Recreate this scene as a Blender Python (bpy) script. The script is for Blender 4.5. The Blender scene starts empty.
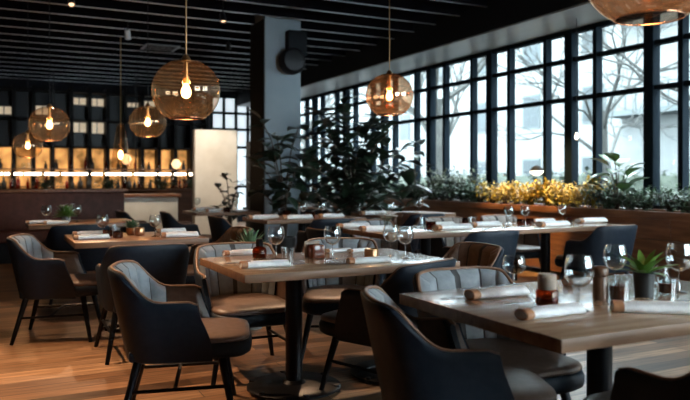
import bpy, bmesh, math, random
from mathutils import Vector, Matrix
PI = math.pi
random.seed(7)
S = bpy.context.scene
COL = S.collection
CAM_H = 1.24
FPX = 700.0
TH = math.radians(26.7)
HZ = 178.0
TZ = .75

def P(px, py, z=TZ, X=None, Y=None):
    """floor-plan point seen at a pixel on the horizontal plane z"""
    d = (CAM_H - z) * FPX / (py - HZ)
    xc = (px - 345) / FPX * d
    return (xc*math.cos(TH) + d*math.sin(TH), -xc*math.sin(TH) + d*math.cos(TH))

# ------------------------------------------------------------------ materials
def mat(name, base=(.5,.5,.5), rough=.5, metal=0., spec=.5, emis=None, es=0., alpha=None, trans=0., ior=1.45, coat=0., sheen=0.):
    m = bpy.data.materials.new(name); m.use_nodes = True
    b = m.node_tree.nodes['Principled BSDF']
    b.inputs['Base Color'].default_value = (*base, 1)
    b.inputs['Roughness'].default_value = rough
    b.inputs['Metallic'].default_value = metal
    b.inputs['Specular IOR Level'].default_value = spec
    b.inputs['Transmission Weight'].default_value = trans
    b.inputs['IOR'].default_value = ior
    b.inputs['Coat Weight'].default_value = coat
    b.inputs['Sheen Weight'].default_value = sheen
    if emis:
        b.inputs['Emission Color'].default_value = (*emis, 1)
        b.inputs['Emission Strength'].default_value = es
    return m

def noise_mat(name, c1, c2, scale=8, rough=.6, stretch=(1,1,1), bump=0., detail=4, metal=0., spec=.5, sheen=0., rough2=None):
    m = mat(name, c1, rough, metal, spec, sheen=sheen)
    nt = m.node_tree; b = nt.nodes['Principled BSDF']
    tc = nt.nodes.new('ShaderNodeTexCoord'); mp = nt.nodes.new('ShaderNodeMapping')
    mp.inputs['Scale'].default_value = stretch
    n = nt.nodes.new('ShaderNodeTexNoise'); n.inputs['Scale'].default_value = scale; n.inputs['Detail'].default_value = detail
    r = nt.nodes.new('ShaderNodeValToRGB')
    r.color_ramp.elements[0].position = .35; r.color_ramp.elements[1].position = .68
    r.color_ramp.elements[0].color = (*c1, 1); r.color_ramp.elements[1].color = (*c2, 1)
    nt.links.new(tc.outputs['Object'], mp.inputs[0]); nt.links.new(mp.outputs[0], n.inputs['Vector'])
    nt.links.new(n.outputs[0], r.inputs[0]); nt.links.new(r.outputs[0], b.inputs['Base Color'])
    if bump:
        bp = nt.nodes.new('ShaderNodeBump'); bp.inputs['Strength'].default_value = bump; bp.inputs['Distance'].default_value = .01
        nt.links.new(n.outputs[0], bp.inputs['Height']); nt.links.new(bp.outputs[0], b.inputs['Normal'])
    return m

def plank_mat(name, cols, w=.14, L=1.5, rough=.35):
    m = mat(name, (.3,.2,.1), rough)
    nt = m.node_tree; b = nt.nodes['Principled BSDF']
    tc = nt.nodes.new('ShaderNodeTexCoord')
    br = nt.nodes.new('ShaderNodeTexBrick')
    br.inputs['Scale'].default_value = 1; br.inputs['Brick Width'].default_value = L; br.inputs['Row Height'].default_value = w
    br.inputs['Mortar Size'].default_value = .003; br.offset = .37; br.offset_frequency = 2
    br.inputs['Color1'].default_value = (0,0,0,1); br.inputs['Color2'].default_value = (1,1,1,1); br.inputs['Mortar'].default_value = (0,0,0,1)
    nt.links.new(tc.outputs['Object'], br.inputs['Vector'])
    r = nt.nodes.new('ShaderNodeValToRGB')
    el = r.color_ramp.elements
    el[0].position = 0; el[0].color = (*cols[0],1); el[1].position = 1; el[1].color = (*cols[-1],1)
    for i, c in enumerate(cols[1:-1]):
        e = el.new((i+1)/(len(cols)-1)); e.color = (*c,1)
    nt.links.new(br.outputs['Color'], r.inputs[0])
    mp = nt.nodes.new('ShaderNodeMapping'); mp.inputs['Scale'].default_value = (1.2, 22, 1)
    n = nt.nodes.new('ShaderNodeTexNoise'); n.inputs['Scale'].default_value = 2.2; n.inputs['Detail'].default_value = 6
    nt.links.new(tc.outputs['Object'], mp.inputs[0]); nt.links.new(mp.outputs[0], n.inputs['Vector'])
    r2 = nt.nodes.new('ShaderNodeValToRGB'); r2.color_ramp.elements[0].position=.3; r2.color_ramp.elements[1].position=.7
    r2.color_ramp.elements[0].color=(.38,.34,.31,1); r2.color_ramp.elements[1].color=(1.3,1.27,1.24,1)
    nt.links.new(n.outputs[0], r2.inputs[0])
    mx = nt.nodes.new('ShaderNodeMix'); mx.data_type='RGBA'; mx.blend_type='MULTIPLY'; mx.inputs[0].default_value = 1
    nt.links.new(r.outputs[0], mx.inputs[6]); nt.links.new(r2.outputs[0], mx.inputs[7])
    mm = nt.nodes.new('ShaderNodeMix'); mm.data_type='RGBA'; mm.inputs[7].default_value=(.02,.012,.008,1)
    nt.links.new(br.outputs['Fac'], mm.inputs[0]); nt.links.new(mx.outputs[2], mm.inputs[6])
    nt.links.new(mm.outputs[2], b.inputs['Base Color'])
    return m

def thin_glass(name, tint=(1,1,1), gloss=.05, rough=.0, gcol=(1,1,1), edge=.6, power=4.0, haze=0):
    """one-sheet glass: tinted see-through, a constant mirror share and more of it at grazing angles"""
    m = bpy.data.materials.new(name); m.use_nodes = True
    nt = m.node_tree; nt.nodes.clear()
    out = nt.nodes.new('ShaderNodeOutputMaterial')
    t = nt.nodes.new('ShaderNodeBsdfTransparent'); t.inputs[0].default_value = (*tint,1)
    g = nt.nodes.new('ShaderNodeBsdfGlossy'); g.inputs['Color'].default_value = (*gcol,1); g.inputs['Roughness'].default_value = rough
    f = nt.nodes.new('ShaderNodeLayerWeight'); f.inputs[0].default_value = .5
    pw = nt.nodes.new('ShaderNodeMath'); pw.operation='POWER'; pw.inputs[1].default_value = power
    nt.links.new(f.outputs['Facing'], pw.inputs[0])
    ma = nt.nodes.new('ShaderNodeMath'); ma.operation='MULTIPLY_ADD'; ma.use_clamp=True; ma.inputs[1].default_value = edge; ma.inputs[2].default_value = gloss
    nt.links.new(pw.outputs[0], ma.inputs[0])
    mx = nt.nodes.new('ShaderNodeMixShader')
    nt.links.new(ma.outputs[0], mx.inputs[0]); nt.links.new(t.outputs[0], mx.inputs[1]); nt.links.new(g.outputs[0], mx.inputs[2])
    if haze:
        tr = nt.nodes.new('ShaderNodeBsdfTranslucent'); tr.inputs[0].default_value = (*gcol,1)
        m2 = nt.nodes.new('ShaderNodeMixShader'); m2.inputs[0].default_value = haze
        nt.links.new(mx.outputs[0], m2.inputs[1]); nt.links.new(tr.outputs[0], m2.inputs[2]); nt.links.new(m2.outputs[0], out.inputs[0])
    else: nt.links.new(mx.outputs[0], out.inputs[0])
    return m

def leaf_mat(name, c1, c2, rough=.4):
    m = noise_mat(name, c1, c2, 9, rough, spec=.5)
    return m

M = {}
M['floor'] = plank_mat('floor oak planks', [(.045,.022,.012),(.34,.19,.10),(.11,.055,.028),(.50,.30,.17),(.20,.105,.055),(.40,.22,.12),(.08,.04,.02)], .13, 1.7, .33)
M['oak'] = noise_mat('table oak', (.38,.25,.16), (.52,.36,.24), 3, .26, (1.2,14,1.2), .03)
for k_ in ('oak',):
    _b = M[k_].node_tree.nodes['Principled BSDF']; _b.inputs['Coat Weight'].default_value = 1; _b.inputs['Coat Roughness'].default_value = .16
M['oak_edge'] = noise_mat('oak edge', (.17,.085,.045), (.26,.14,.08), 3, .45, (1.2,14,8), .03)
M['walnut'] = noise_mat('walnut', (.14,.05,.022), (.25,.10,.045), 2.2, .35, (14,1,9), .05)
M['walnut_table'] = noise_mat('walnut table', (.20,.09,.045), (.32,.16,.09), 3, .28, (1.2,14,1), .03)
M['black_metal'] = mat('black metal', (.012,.012,.014), .38, .6)
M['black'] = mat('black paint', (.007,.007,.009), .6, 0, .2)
M['ceil'] = mat('ceiling black', (.005,.005,.007), .9, 0, .03)
M['baffle'] = noise_mat('baffle grey', (.42,.43,.44), (.52,.53,.54), 6, .3, (.3,1,1), metal=.8)
M['beam'] = mat('beam black', (.007,.009,.012), .7, 0, .15)
M['soffit'] = noise_mat('soffit grey', (.26,.28,.30), (.34,.36,.38), 2, .4, (1,.3,1))
M['frame'] = mat('window frame blue black', (.005,.009,.013), .9, 0, .1)
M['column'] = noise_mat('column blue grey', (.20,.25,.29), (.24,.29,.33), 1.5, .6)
M['dark_wall'] = noise_mat('dark wall', (.010,.012,.018), (.016,.018,.024), 2, .7, spec=.15)
M['leather'] = noise_mat('navy leather', (.008,.014,.024), (.012,.019,.030), 30, .5, (1,1,1), .12, spec=.32)
M['leather_brown'] = noise_mat('brown leather', (.085,.045,.028), (.12,.065,.04), 26, .4, (1,1,1), .12)
M['rim'] = noise_mat('tan rim leather', (.20,.105,.062), (.27,.145,.09), 30, .42)
M['quilt'] = noise_mat('grey quilted leather', (.25,.28,.305), (.31,.34,.365), 34, .5, (1,1,1), .1)
M['quilt_tan'] = noise_mat('brown quilted leather', (.17,.10,.07), (.22,.135,.095), 34, .5, (1,1,1), .1)
M['quilt_cream'] = noise_mat('beige quilted leather', (.30,.26,.23), (.37,.32,.29), 34, .5, (1,1,1), .1)
M['seam'] = mat('dark stitched seam', (.07,.07,.072), .8)
M['seat'] = noise_mat('seat leather', (.15,.095,.07), (.20,.13,.10), 28, .42, (1,1,1), .1)
M['napkin'] = noise_mat('white linen', (.82,.82,.83), (.90,.90,.90), 60, .85, (1,1,1), .25, sheen=.2)
M['band'] = noise_mat('tan leather band', (.34,.15,.07), (.45,.22,.11), 20, .45)
M['steel'] = mat('cutlery steel', (.6,.6,.62), .2, 1)
M['glass'] = thin_glass('clear glass', (.93,.95,.95), .06, 0, (1,1,1), .85, 2.2)
M['glass_stem'] = thin_glass('glass stem', (.80,.83,.84), .22, 0, (1,1,1), .8, 1.5)
M['amber_glass'] = thin_glass('amber glass', (.45,.13,.05), .05, .02, (1,.9,.8), .4)
M['amber'] = mat('amber liquid', (.12,.028,.012), .15, 0, .6)
M['pane'] = thin_glass('window pane', (.95,.98,.985), .01, 0, (1,1,1), .12, 5)
M['globe'] = thin_glass('smoked copper globe glass', (.95,.86,.76), .10, .0, (1,.76,.56), .9, 3.5, .014)
M['globe_copper'] = thin_glass('copper mirrored globe glass', (.92,.72,.56), .30, .03, (1,.66,.46), .7, 3, .02)
M['rimlight'] = mat('copper rim', (.8,.42,.25), .25, 1)
M['bulb'] = mat('bulb', (1,.7,.4), .4, emis=(1,.60,.25), es=14)
M['bulb_white'] = mat('shelf bulb', (1,.85,.7), .4, emis=(1,.80,.58), es=9)
M['brass'] = mat('brass', (.62,.36,.16), .28, 1)
M['copper'] = mat('copper pot', (.72,.40,.22), .3, 1)
M['pot_dark'] = mat('dark pot', (.02,.02,.02), .5)
M['pot_stone'] = noise_mat('stone pot', (.18,.17,.16), (.26,.25,.23), 12, .7)
M['soil'] = noise_mat('soil', (.03,.02,.012), (.06,.04,.025), 40, .9)
M['leaf_ficus'] = leaf_mat('fiddle leaf', (.012,.026,.016), (.028,.050,.028), .3)
M['leaf_bright'] = leaf_mat('bright leaf', (.09,.20,.035), (.18,.33,.06), .35)
M['leaf_mid'] = leaf_mat('mid green leaf', (.035,.085,.022), (.09,.18,.04), .35)
M['leaf_shrub'] = leaf_mat('shrub leaf', (.035,.075,.038), (.085,.14,.07), .4)
M['leaf_lamplit'] = leaf_mat('lamplight tinted leaf', (.40,.25,.015), (.62,.44,.04), .5)  # warm lamplight on green shrubs, put into the leaf colour
M['leaf_olive'] = leaf_mat('olive leaf', (.10,.11,.07), (.17,.18,.11), .6)
M['succulent'] = leaf_mat('succulent leaf', (.08,.17,.09), (.20,.30,.17), .4)
M['bark'] = noise_mat('bark', (.06,.045,.035), (.12,.09,.07), 12, .9, (1,1,.3), .3)
M['bark_out'] = noise_mat('pale street tree bark', (.022,.024,.022), (.045,.045,.042), 6, .9, (1,1,.3), .3)
M['cream'] = noise_mat('cream plaster', (.60,.55,.47), (.70,.65,.57), 3, .6)
M['amber_panel'] = mat('backlit amber panel', (.5,.25,.08), .6, emis=(1,.46,.13), es=1.1)
nt_ = M['amber_panel'].node_tree
tc_ = nt_.nodes.new('ShaderNodeTexCoord'); n_ = nt_.nodes.new('ShaderNodeTexNoise'); n_.inputs['Scale'].default_value = 3.2; n_.inputs['Detail'].default_value = 3
r_ = nt_.nodes.new('ShaderNodeMapRange'); r_.inputs[1].default_value = .35; r_.inputs[2].default_value = .68; r_.inputs[3].default_value = .12; r_.inputs[4].default_value = 1.1
nt_.links.new(tc_.outputs['Object'], n_.inputs['Vector']); nt_.links.new(n_.outputs[0], r_.inputs[0]); nt_.links.new(r_.outputs[0], nt_.nodes['Principled BSDF'].inputs['Emission Strength'])
M['amber_dim'] = mat('dim backlit panel', (.3,.15,.06), .6, emis=(1,.48,.2), es=.22)
M['lit_pane'] = mat('lit window pane', (.6,.55,.45), .4, emis=(1,.80,.55), es=.38)
M['slate_pane'] = mat('dark glass panel', (.010,.014,.022), .3, 0, .25)
M['banq'] = noise_mat('oxblood banquette leather', (.06,.020,.014), (.09,.030,.020), 14, .5, (1,1,1), .1, spec=.2)
M['dark_wood'] = noise_mat('dark stained wood', (.05,.020,.011), (.085,.036,.02), 2.2, .65, (1,14,9), .03, spec=.15)
M['white_plastic'] = mat('white plastic', (.75,.75,.75), .4)
M['lamp_white'] = mat('opal lamp', (.9,.88,.8), .4, emis=(1,.93,.8), es=2.2)
M['facade'] = noise_mat('pale facade', (.10,.108,.108), (.125,.133,.133), 1.2, .8)
M['facade2'] = noise_mat('facade band', (.055,.068,.07), (.07,.082,.085), 2, .8)
M['facade_glass'] = mat('facade glass', (.03,.038,.042), .5, 0, .2)
M['pavement'] = noise_mat('pavement', (.06,.06,.06), (.08,.08,.08), 2, .85)
M['hedge'] = leaf_mat('street hedge', (.015,.023,.014), (.026,.036,.022), .7)
M['candle'] = mat('wax', (.8,.72,.6), .6)
M['flame'] = mat('flame', (1,.6,.2), .5, emis=(1,.45,.12), es=20)
M['pepper'] = noise_mat('dark wood grinder', (.10,.05,.03), (.16,.085,.05), 8, .35, (1,1,.3))
M['beige_cap'] = noise_mat('beige wooden lid', (.45,.34,.26), (.55,.43,.34), 10, .5)
M['petal'] = mat('white petals', (.8,.8,.78), .6)
M['orange'] = mat('orange shade', (.7,.16,.04), .5, emis=(1,.22,.05), es=.5)

# ------------------------------------------------------------------ mesh builder
class MB:
    def __init__(s): s.bm = bmesh.new()
    def _xf(s, vs, m):
        if m is not None: bmesh.ops.transform(s.bm, matrix=m, verts=vs)
    def box(s, x0,x1,y0,y1,z0,z1, bev=0, seg=2, m=None, mi=0):
        r = bmesh.ops.create_cube(s.bm, size=1)
        vs = r['verts']
        for v in vs:
            v.co = Vector((x0+(v.co.x+.5)*(x1-x0), y0+(v.co.y+.5)*(y1-y0), z0+(v.co.z+.5)*(z1-z0)))
        fs = set(f for v in vs for f in v.link_faces)
        if bev:
            es = set(e for v in vs for e in v.link_edges)
            rr = bmesh.ops.bevel(s.bm, geom=list(es), offset=bev, segments=seg, affect='EDGES', profile=.5)
            vs = list(set(v for f in rr['faces'] for v in f.verts) | set(v for v in vs if v.is_valid))
            fs = set(f for v in vs for f in v.link_faces)
        for f in fs: f.material_index = mi
        s._xf(vs, m); return s
    def lathe(s, prof, n=24, c=(0,0), z=0, m=None, mi=0, cap=True):
        rings = []
        for r, h in prof:
            if r < 1e-5: rings.append([s.bm.verts.new((c[0], c[1], z+h))])
            else: rings.append([s.bm.verts.new((c[0]+r*math.cos(2*PI*i/n), c[1]+r*math.sin(2*PI*i/n), z+h)) for i in range(n)])
        fs = []
        for a, b in zip(rings, rings[1:]):
            for i in range(n):
                j = (i+1) % n
                if len(a) == 1 and len(b) == 1: continue
                if len(a) == 1: fs.append(s.bm.faces.new((a[0], b[j], b[i])))
                elif len(b) == 1: fs.append(s.bm.faces.new((a[i], a[j], b[0])))
                else: fs.append(s.bm.faces.new((a[i], a[j], b[j], b[i])))
        if cap:
            if len(rings[0]) > 1: fs.append(s.bm.faces.new(rings[0][::-1]))
            if len(rings[-1]) > 1: fs.append(s.bm.faces.new(rings[-1]))
        for f in fs: f.material_index = mi
        s._xf([v for r in rings for v in r], m); return s
    def tube(s, pts, rad, n=8, mi=0, closed=False, flat=1.0):
        pts = [Vector(p) for p in pts]
        if not isinstance(rad, (list, tuple)): rad = [rad]*len(pts)
        rings = []; up = None
        for k, p in enumerate(pts):
            if closed: t = pts[(k+1) % len(pts)] - pts[k-1]
            else: t = pts[min(k+1, len(pts)-1)] - pts[max(k-1, 0)]
            t.normalize()
            if up is None:
                up = Vector((0,0,1)) if abs(t.z) < .9 else Vector((1,0,0))
            a = t.cross(up); a.normalize(); b = a.cross(t); b.normalize(); up = b
            rings.append([s.bm.verts.new(p + a*math.cos(2*PI*i/n)*rad[k] + b*math.sin(2*PI*i/n)*rad[k]*flat) for i in range(n)])
        pr = list(zip(rings, rings[1:]))
        if closed: pr.append((rings[-1], rings[0]))
        for a, b in pr:
            for i in range(n):
                f = s.bm.faces.new((a[i], a[(i+1)%n], b[(i+1)%n], b[i])); f.material_index = mi
        if not closed:
            s.bm.faces.new(rings[0][::-1]).material_index = mi; s.bm.faces.new(rings[-1]).material_index = mi
        return s
    def grid(s, rows, mi=0, closed=False):
        vr = [[s.bm.verts.new(p) for p in r] for r in rows]
        pr = list(zip(vr, vr[1:]))
        if closed: pr.append((vr[-1], vr[0]))
        for a, b in pr:
            for i in range(len(a)-1):
                s.bm.faces.new((a[i], a[i+1], b[i+1], b[i])).material_index = mi
        return vr
    def leaf(s, p, d, L, W, up=Vector((0,0,1)), curl=.25, mi=0, k=4):
        p = Vector(p); d = Vector(d).normalized()
        sd = d.cross(up)
        if sd.length < 1e-3: sd = Vector((1,0,0))
        sd.normalize(); nn = sd.cross(d)
        rows = []
        for i in range(k+1):
            t = i/k
            w = W*.5*math.sin(PI*min(1, t*.93+.07))**.75 if 0 < t < 1 else W*.06
            c = p + d*(L*t) - nn*(curl*L*t*t)
            rows.append([c - sd*w + nn*w*.35, c, c + sd*w + nn*w*.35])
        s.grid(rows, mi)
    def build(s, name, mats, parent=None, sharp=35, loc=None):
        me = bpy.data.meshes.new(name)
        bmesh.ops.recalc_face_normals(s.bm, faces=s.bm.faces[:]) if sharp is not None and sharp < 180 else None
        s.bm.to_mesh(me); s.bm.free()
        if not isinstance(mats, (list, tuple)): mats = [mats]
        for q in mats: me.materials.append(q)
        for p in me.polygons: p.use_smooth = True
        try: me.set_sharp_from_angle(angle=math.radians(sharp if sharp else 180))
        except Exception: pass
        o = bpy.data.objects.new(name, me); COL.objects.link(o)
        if parent is not None: o.parent = parent
        if loc is not None: o.location = loc
        return o

def tag(o, label=None, cat=None, group=None, kind=None):
    if label: o['label'] = label
    if cat: o['category'] = cat
    if group: o['group'] = group
    if kind: o['kind'] = kind
    return o
def empty(name, loc=(0,0,0), rz=0, label=None, cat=None, group=None):
    o = bpy.data.objects.new(name, None); COL.objects.link(o)
    o.location = loc; o.rotation_euler = (0,0,rz); o.empty_display_size = .1
    return tag(o, label, cat, group)
def kids(o): return [c for c in bpy.data.objects if c.parent == o]
KID = {}
def copy_tree(o, parent=None):
    c = o.copy(); COL.objects.link(c)
    if parent is not None: c.parent = parent
    ch = KID.get(o.name)
    if ch is None: ch = KID[o.name] = kids(o)
    for k in ch: copy_tree(k, c)
    return c
def struct(name, mb, m, parent=None):
    o = mb.build(name, m, parent)
    if parent is None: o['kind'] = 'structure'
    return o
USED = set()
def place(proto, x, y, z, rz, label, group=None, scale=None):
    o = proto if proto.name not in USED else copy_tree(proto)
    USED.add(proto.name)
    o.location = (x, y, z); o.rotation_euler = (0,0,rz); o['label'] = label
    if group: o['group'] = group
    if scale: o.scale = (scale,)*3 if not isinstance(scale, tuple) else scale
    return o

# ------------------------------------------------------------------ room
XW, YB, XL, YF, ZC = 7.0, 19.0, -4.2, -2.6, 3.95
b = MB(); b.box(XL-.1, XW+.3, YF-.1, YB+.1, -.1, 0); struct('floor', b, M['floor'])
b = MB(); b.box(XL-.1, XW+.3, YF-.1, YB+.1, ZC, ZC+.1); ce = struct('ceiling', b, M['ceil'])
b = MB(); b2 = MB(); y = -2.2
while y < YB-.2:
    b.box(XL, 6.09, y, y+.022, 3.608, 3.75); b2.box(XL, 6.09, y-.002, y+.024, 3.60, 3.608); y += .622
b.build('ceiling_slats', M['ceil'], ce); b2.build('slat_edges', M['baffle'], ce)
b = MB()
for xx in (-2, .6, 3.2, 5.4): b.box(xx, xx+.05, YF, YB, 3.77, 3.82)
b.build('ceiling_rails', M['ceil'], ce)
b = MB(); b.box(XL-.1, XL, YF-.1, YB+.1, 0, ZC); struct('wall_left', b, M['dark_wall'])
b = MB(); b.box(XL-.1, 2.9, YF-.2, YF-.1, 0, ZC); b.box(5.5, XW+.3, YF-.2, YF-.1, 0, ZC)
b.box(2.9, 5.5, YF-.2, YF-.1, 0, .9); b.box(2.9, 5.5, YF-.2, YF-.1, 3.2, ZC); struct('wall_front', b, M['dark_wall'])
b = MB()
for i in range(3): b.box(2.9+1.3*i-.04, 2.9+1.3*i+.04, YF-.2, YF-.1, .9, 3.2)
b.box(2.9, 5.5, YF-.2, YF-.1, 2.3, 2.36); w = struct('window_21', b, M['frame'])  # unseen window added behind the camera for cool fill light
p = MB(); p.box(2.9, 5.5, YF-.16, YF-.15, .9, 3.2); p.build('window_pane', M['pane'], w)

# bulkhead over the windows
b = MB(); b.box(6.1, XW+.3, YF-.1, YB, 3.27, ZC); struct('trim_1', b, M['beam'])
b = MB(); b.box(6.13, XW+.0, YF-.1, YB, 3.25, 3.27); struct('trim_2', b, M['soffit'])
b = MB(); b.box(XW-.05, XW+.15, YF-.1, YB, 0, .86); struct('wall_right', b, M['dark_wall'])

# window bays
posts = [-2.55, -.9, .8, 2.5, 4.15, 5.82, 7.12, 8.82, 10.53, 12.2, 13.9, 15.6, 17.3, 18.95]
for i, (a, c) in enumerate(zip(posts, posts[1:])):
    f = MB()
    thick = .11 if i >= 5 else .11
    f.box(XW-.04, XW+.09, a-.07, a+.07, .86, 3.25, .008)
    ext = [a+.075, a+.46, a+1.24] if (c-a) > 1.5 else [a+.075, a+.84]
    for t in ext[1:]:
        f.box(XW-.03, XW+.08, t-.032, t+.032, .86, 3.25)
    for z0 in (2.31, 2.84):
        f.box(XW-.02, XW+.07, a+.07, c-.07, z0-.028, z0+.028)
    f.box(XW-.03, XW+.08, a+.07, c-.07, 3.19, 3.25)
    f.box(XW-.05, XW+.1, a+.07, c-.07, .86, .92)
    w = struct('window_%d' % (i+1), f, M['frame'])
    p = MB(); p.box(XW+.02, XW+.028, a+.07, c-.07, .9, 3.2)
    p.build('window_pane', M['pane'], w)
f = MB(); f.box(XW-.10, XW+.12, 18.95-.075, YB, .86, 3.25, .008); struct('trim_3', f, M['frame'])

# back wall
b = MB(); b.box(XL-.1, XW+.3, YB, YB+.15, 0, ZC); wb = struct('wall_back', b, M['dark_wall'])
# back windows to the right on the back wall (small panes of daylight)
bw = MB()
for xx in (5.05, 5.4, 5.75, 6.1, 6.45, 6.8): bw.box(xx-.04, xx+.04, YB-.08, YB, .3, 3.5)
for zz in (1.0, 2.1, 2.6, 3.05, 3.5): bw.box(5.05, 6.84, YB-.07, YB, zz-.04, zz+.04)
w = struct('window_20', bw, M['frame'])
M['daylit'] = mat('daylit frosted glass', (.8,.85,.87), .4, emis=(.80,.92,1), es=.75)
p = MB(); p.box(5.05, 6.84, YB-.03, YB-.01, .3, 3.5); p.build('window_pane', M['daylit'], w)

# column
b = MB(); b.box(3.6, 4.18, 9.8, 10.4, 0, ZC, .01); struct('trim_4', b, M['column'])
b = MB(); b.box(3.585, 3.6, 9.82, 10.42, 0, 3.6); struct('column_shade_sheet', b, M['black'])  # black sheet paints the shade on the column face turned from the windows

# ------------------------------------------------------------------ camera
cam = bpy.data.cameras.new('camera'); co = bpy.data.objects.new('camera', cam); COL.objects.link(co)
cam.sensor_width = 36; cam.lens = 36*FPX/690
cam.shift_y = -(200-HZ)/690
co.location = (0,0,CAM_H); co.rotation_euler = (PI/2, 0, -TH)
cam.dof.use_dof = True; cam.dof.focus_distance = 4.1; cam.dof.aperture_fstop = 2.1
cam.clip_start = .05
S.camera = co

# ------------------------------------------------------------------ chairs
ZB, ZA, ZT = .335, .63, .788
def sst(a, b_, x):
    t = max(0, min(1, (x-a)/(b_-a))); return t*t*(3-2*t)
def plan(s_, z, off):
    """s_ in [-1,1] along the U; returns x,y at height z and inward offset off"""
    u = max(0, min(1.05, (z-ZB)/(ZT-ZB)))
    w = .232 + .056*u**.8 - off
    xb = -.225 - .085*u + off
    xc0 = -.03
    xf = .165 - .065*sst(.38, .63, z)
    a = abs(s_); sg = 1 if s_ >= 0 else -1
    if a > .62:
        t = (a-.62)/.38
        return xc0 + (xf-xc0)*t, sg*w
    ph = (a/.62)*PI/2
    n = 2/2.9
    x = xc0 - (xc0-xb)*(math.cos(ph)**n); yv = w*(math.sin(ph)**n)
    return x, sg*yv
def topz(s_):
    a = abs(s_)
    z = ZA + (ZT-ZA)*(1-sst(.32, .61, a))
    z -= .014*sst(.88, 1, a) + .022*min(1, a/.40)**3*(1-sst(.40,.6,a))
    return z
def shell_rows(off, zlo, zins, N=56, nv=10, s0=-1, s1=1, chan=None):
    rows = []
    for i in range(N+1):
        s_ = s0 + (s1-s0)*i/N
        zt = topz(s_) - zins
        r = []
        for k in range(nv+1):
            z = zlo + (zt-zlo)*k/nv
            o2 = off
            if chan: o2 = off + chan(s_, k/nv)
            x, yv = plan(s_, z, o2); r.append((x, yv, z))
        rows.append(r)
    return rows
def make_chair(name, quilt, seatm, shellm=None):
    root = empty(name); root['category'] = 'chair'
    shellm = shellm or M['leather']
    # outer shell, closed
    b = MB(); N = 56
    o_ = shell_rows(0, ZB, .010, N); i_ = shell_rows(.024, ZB, .010, N)
    rows = []
    for a, c, i in zip(o_, i_, range(N+1)):
        s_ = -1+2*i/N
        x1,y1 = plan(s_, topz(s_), .006); x2,y2 = plan(s_, topz(s_), .018)
        bx_, by_ = plan(s_, ZB, .012)
        rows.append([(bx_,by_,ZB-.008)] + a + [(x1,y1,topz(s_)),(x2,y2,topz(s_))] + c[::-1] + [(bx_,by_,ZB-.008)])
    vr = b.grid(rows)
    b.bm.faces.new(vr[0][:-1]); b.bm.faces.new(vr[-1][:-1][::-1])
    bmesh.ops.remove_doubles(b.bm, verts=b.bm.verts[:], dist=.0004)
    b.box(-.20,.20,-.20,.20,ZB-.006,ZB+.05,.015)
    b.build('shell', shellm, root, 40)
    # quilted back cushion
    def ch(s_, v):
        e = sst(0,.06,v)*sst(0,.08,1-v)
        return (.022 + .020*abs(math.sin(s_/.58*PI*4))**.45) * e
    b = MB(); R = shell_rows(.022, .42, .004, 160, 12, -.585, .585, ch); b.grid(R)
    for f in b.bm.faces:
        c_ = f.calc_center_median(); k_ = f.index
    b.bm.faces.ensure_lookup_table()
    for q, f in enumerate(b.bm.faces):
        sm_ = -.585 + 1.17*((q//12)+.5)/160
        if abs(math.sin(sm_/.58*PI*4)) < .12: f.material_index = 1
    b.build('back_cushion', [quilt, M['seam']], root, 180)
    for sg in (-1, 1):
        b = MB()
        R = shell_rows(.022, .42, .006, 12, 8, sg*.585, sg*.985, lambda s_, v: .016*sst(0,.1,v)*sst(0,.12,1-v)*sst(0,.1,1-abs(s_)))
        b.grid(R); b.build('arm_cushion', M['leather_brown'], root, 180)
    # tan rim
    b = MB(); pts = []
    for i in range(N+1):
        s_ = -1+2*i/N; x,yv = plan(s_, topz(s_), .022); pts.append((x,yv,topz(s_)+.001))
    b.tube(pts, .0085, 8, flat=.7); b.build('rim_piping', M['rim'], root, 180)
    # seat
    def slab(prof):
        b = MB(); n = 48; rows = []
        for ins, z in prof:
            r = []
            for k in range(n+1):
                a = 2*PI*k/n; c_, s_ = math.cos(a), math.sin(a)
                x = .055 + (.288-ins)*math.copysign(abs(c_)**.42, c_)
                hw = (.238-ins)*(1 if x > -.05 else 1-.55*((-.05-x)/.19)**1.6)
                r.append((x, hw*math.copysign(abs(s_)**.42, s_), z))
            rows.append(r)
        vr = b.grid(rows); b.bm.faces.new(vr[0][:-1][::-1]); b.bm.faces.new(vr[-1][:-1])
        bmesh.ops.remove_doubles(b.bm, verts=b.bm.verts[:], dist=.0003)
        return b
    slab([(.05,.338),(.02,.342),(.004,.356),(0,.375),(0,.400),(.006,.418),(.02,.424)]).build('seat_base', shellm, root, 60)
    slab([(.03,.412),(.012,.420),(.006,.432),(.012,.446),(.034,.454),(.08,.459),(.15,.461)]).build('seat', seatm, root, 60)
    # legs
    for sx, sy in ((1,1),(1,-1),(-1,1),(-1,-1)):
        b = MB(); x0 = .20*sx if sx > 0 else -.15; x1 = .265 if sx > 0 else -.235
        b.tube([(x0, .175*sy, .37), (x1, .245*sy, 0)], [.021,.0125], 10)
        b.build('leg', M['black_metal'], root, 40)
    for sy in (-1,1):
        b = MB(); b.tube([(-.192,.211*sy,.19),(.23,.208*sy,.20)], .0095, 8); b.build('stretcher', M['black_metal'], root, 40)
    b = MB(); b.tube([(.0,-.209,.195),(.0,.209,.195)], .0095, 8); b.build('stretcher', M['black_metal'], root, 40)
    return root
CH = {'grey': make_chair('tub_chair', M['quilt'], M['seat']),
      'tan': make_chair('tub_chair', M['quilt_tan'], M['seat']),
      'beige': make_chair('tub_chair', M['quilt_cream'], M['seat'])}
def chair(kind, x, y, deg, label, group=None):
    place(CH[kind], x, y, 0, math.radians(deg), label, group, (1.12,1.12,1))
G1 = 'tub chairs round the dining tables'
chair('grey', .87, 3.69, -17, 'navy tub chair seen side-on at the left end of the centre table', G1)
chair('grey', 1.46, 4.36, -93, 'grey quilted tub chair facing the camera behind left half of the centre table', G1)
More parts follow.
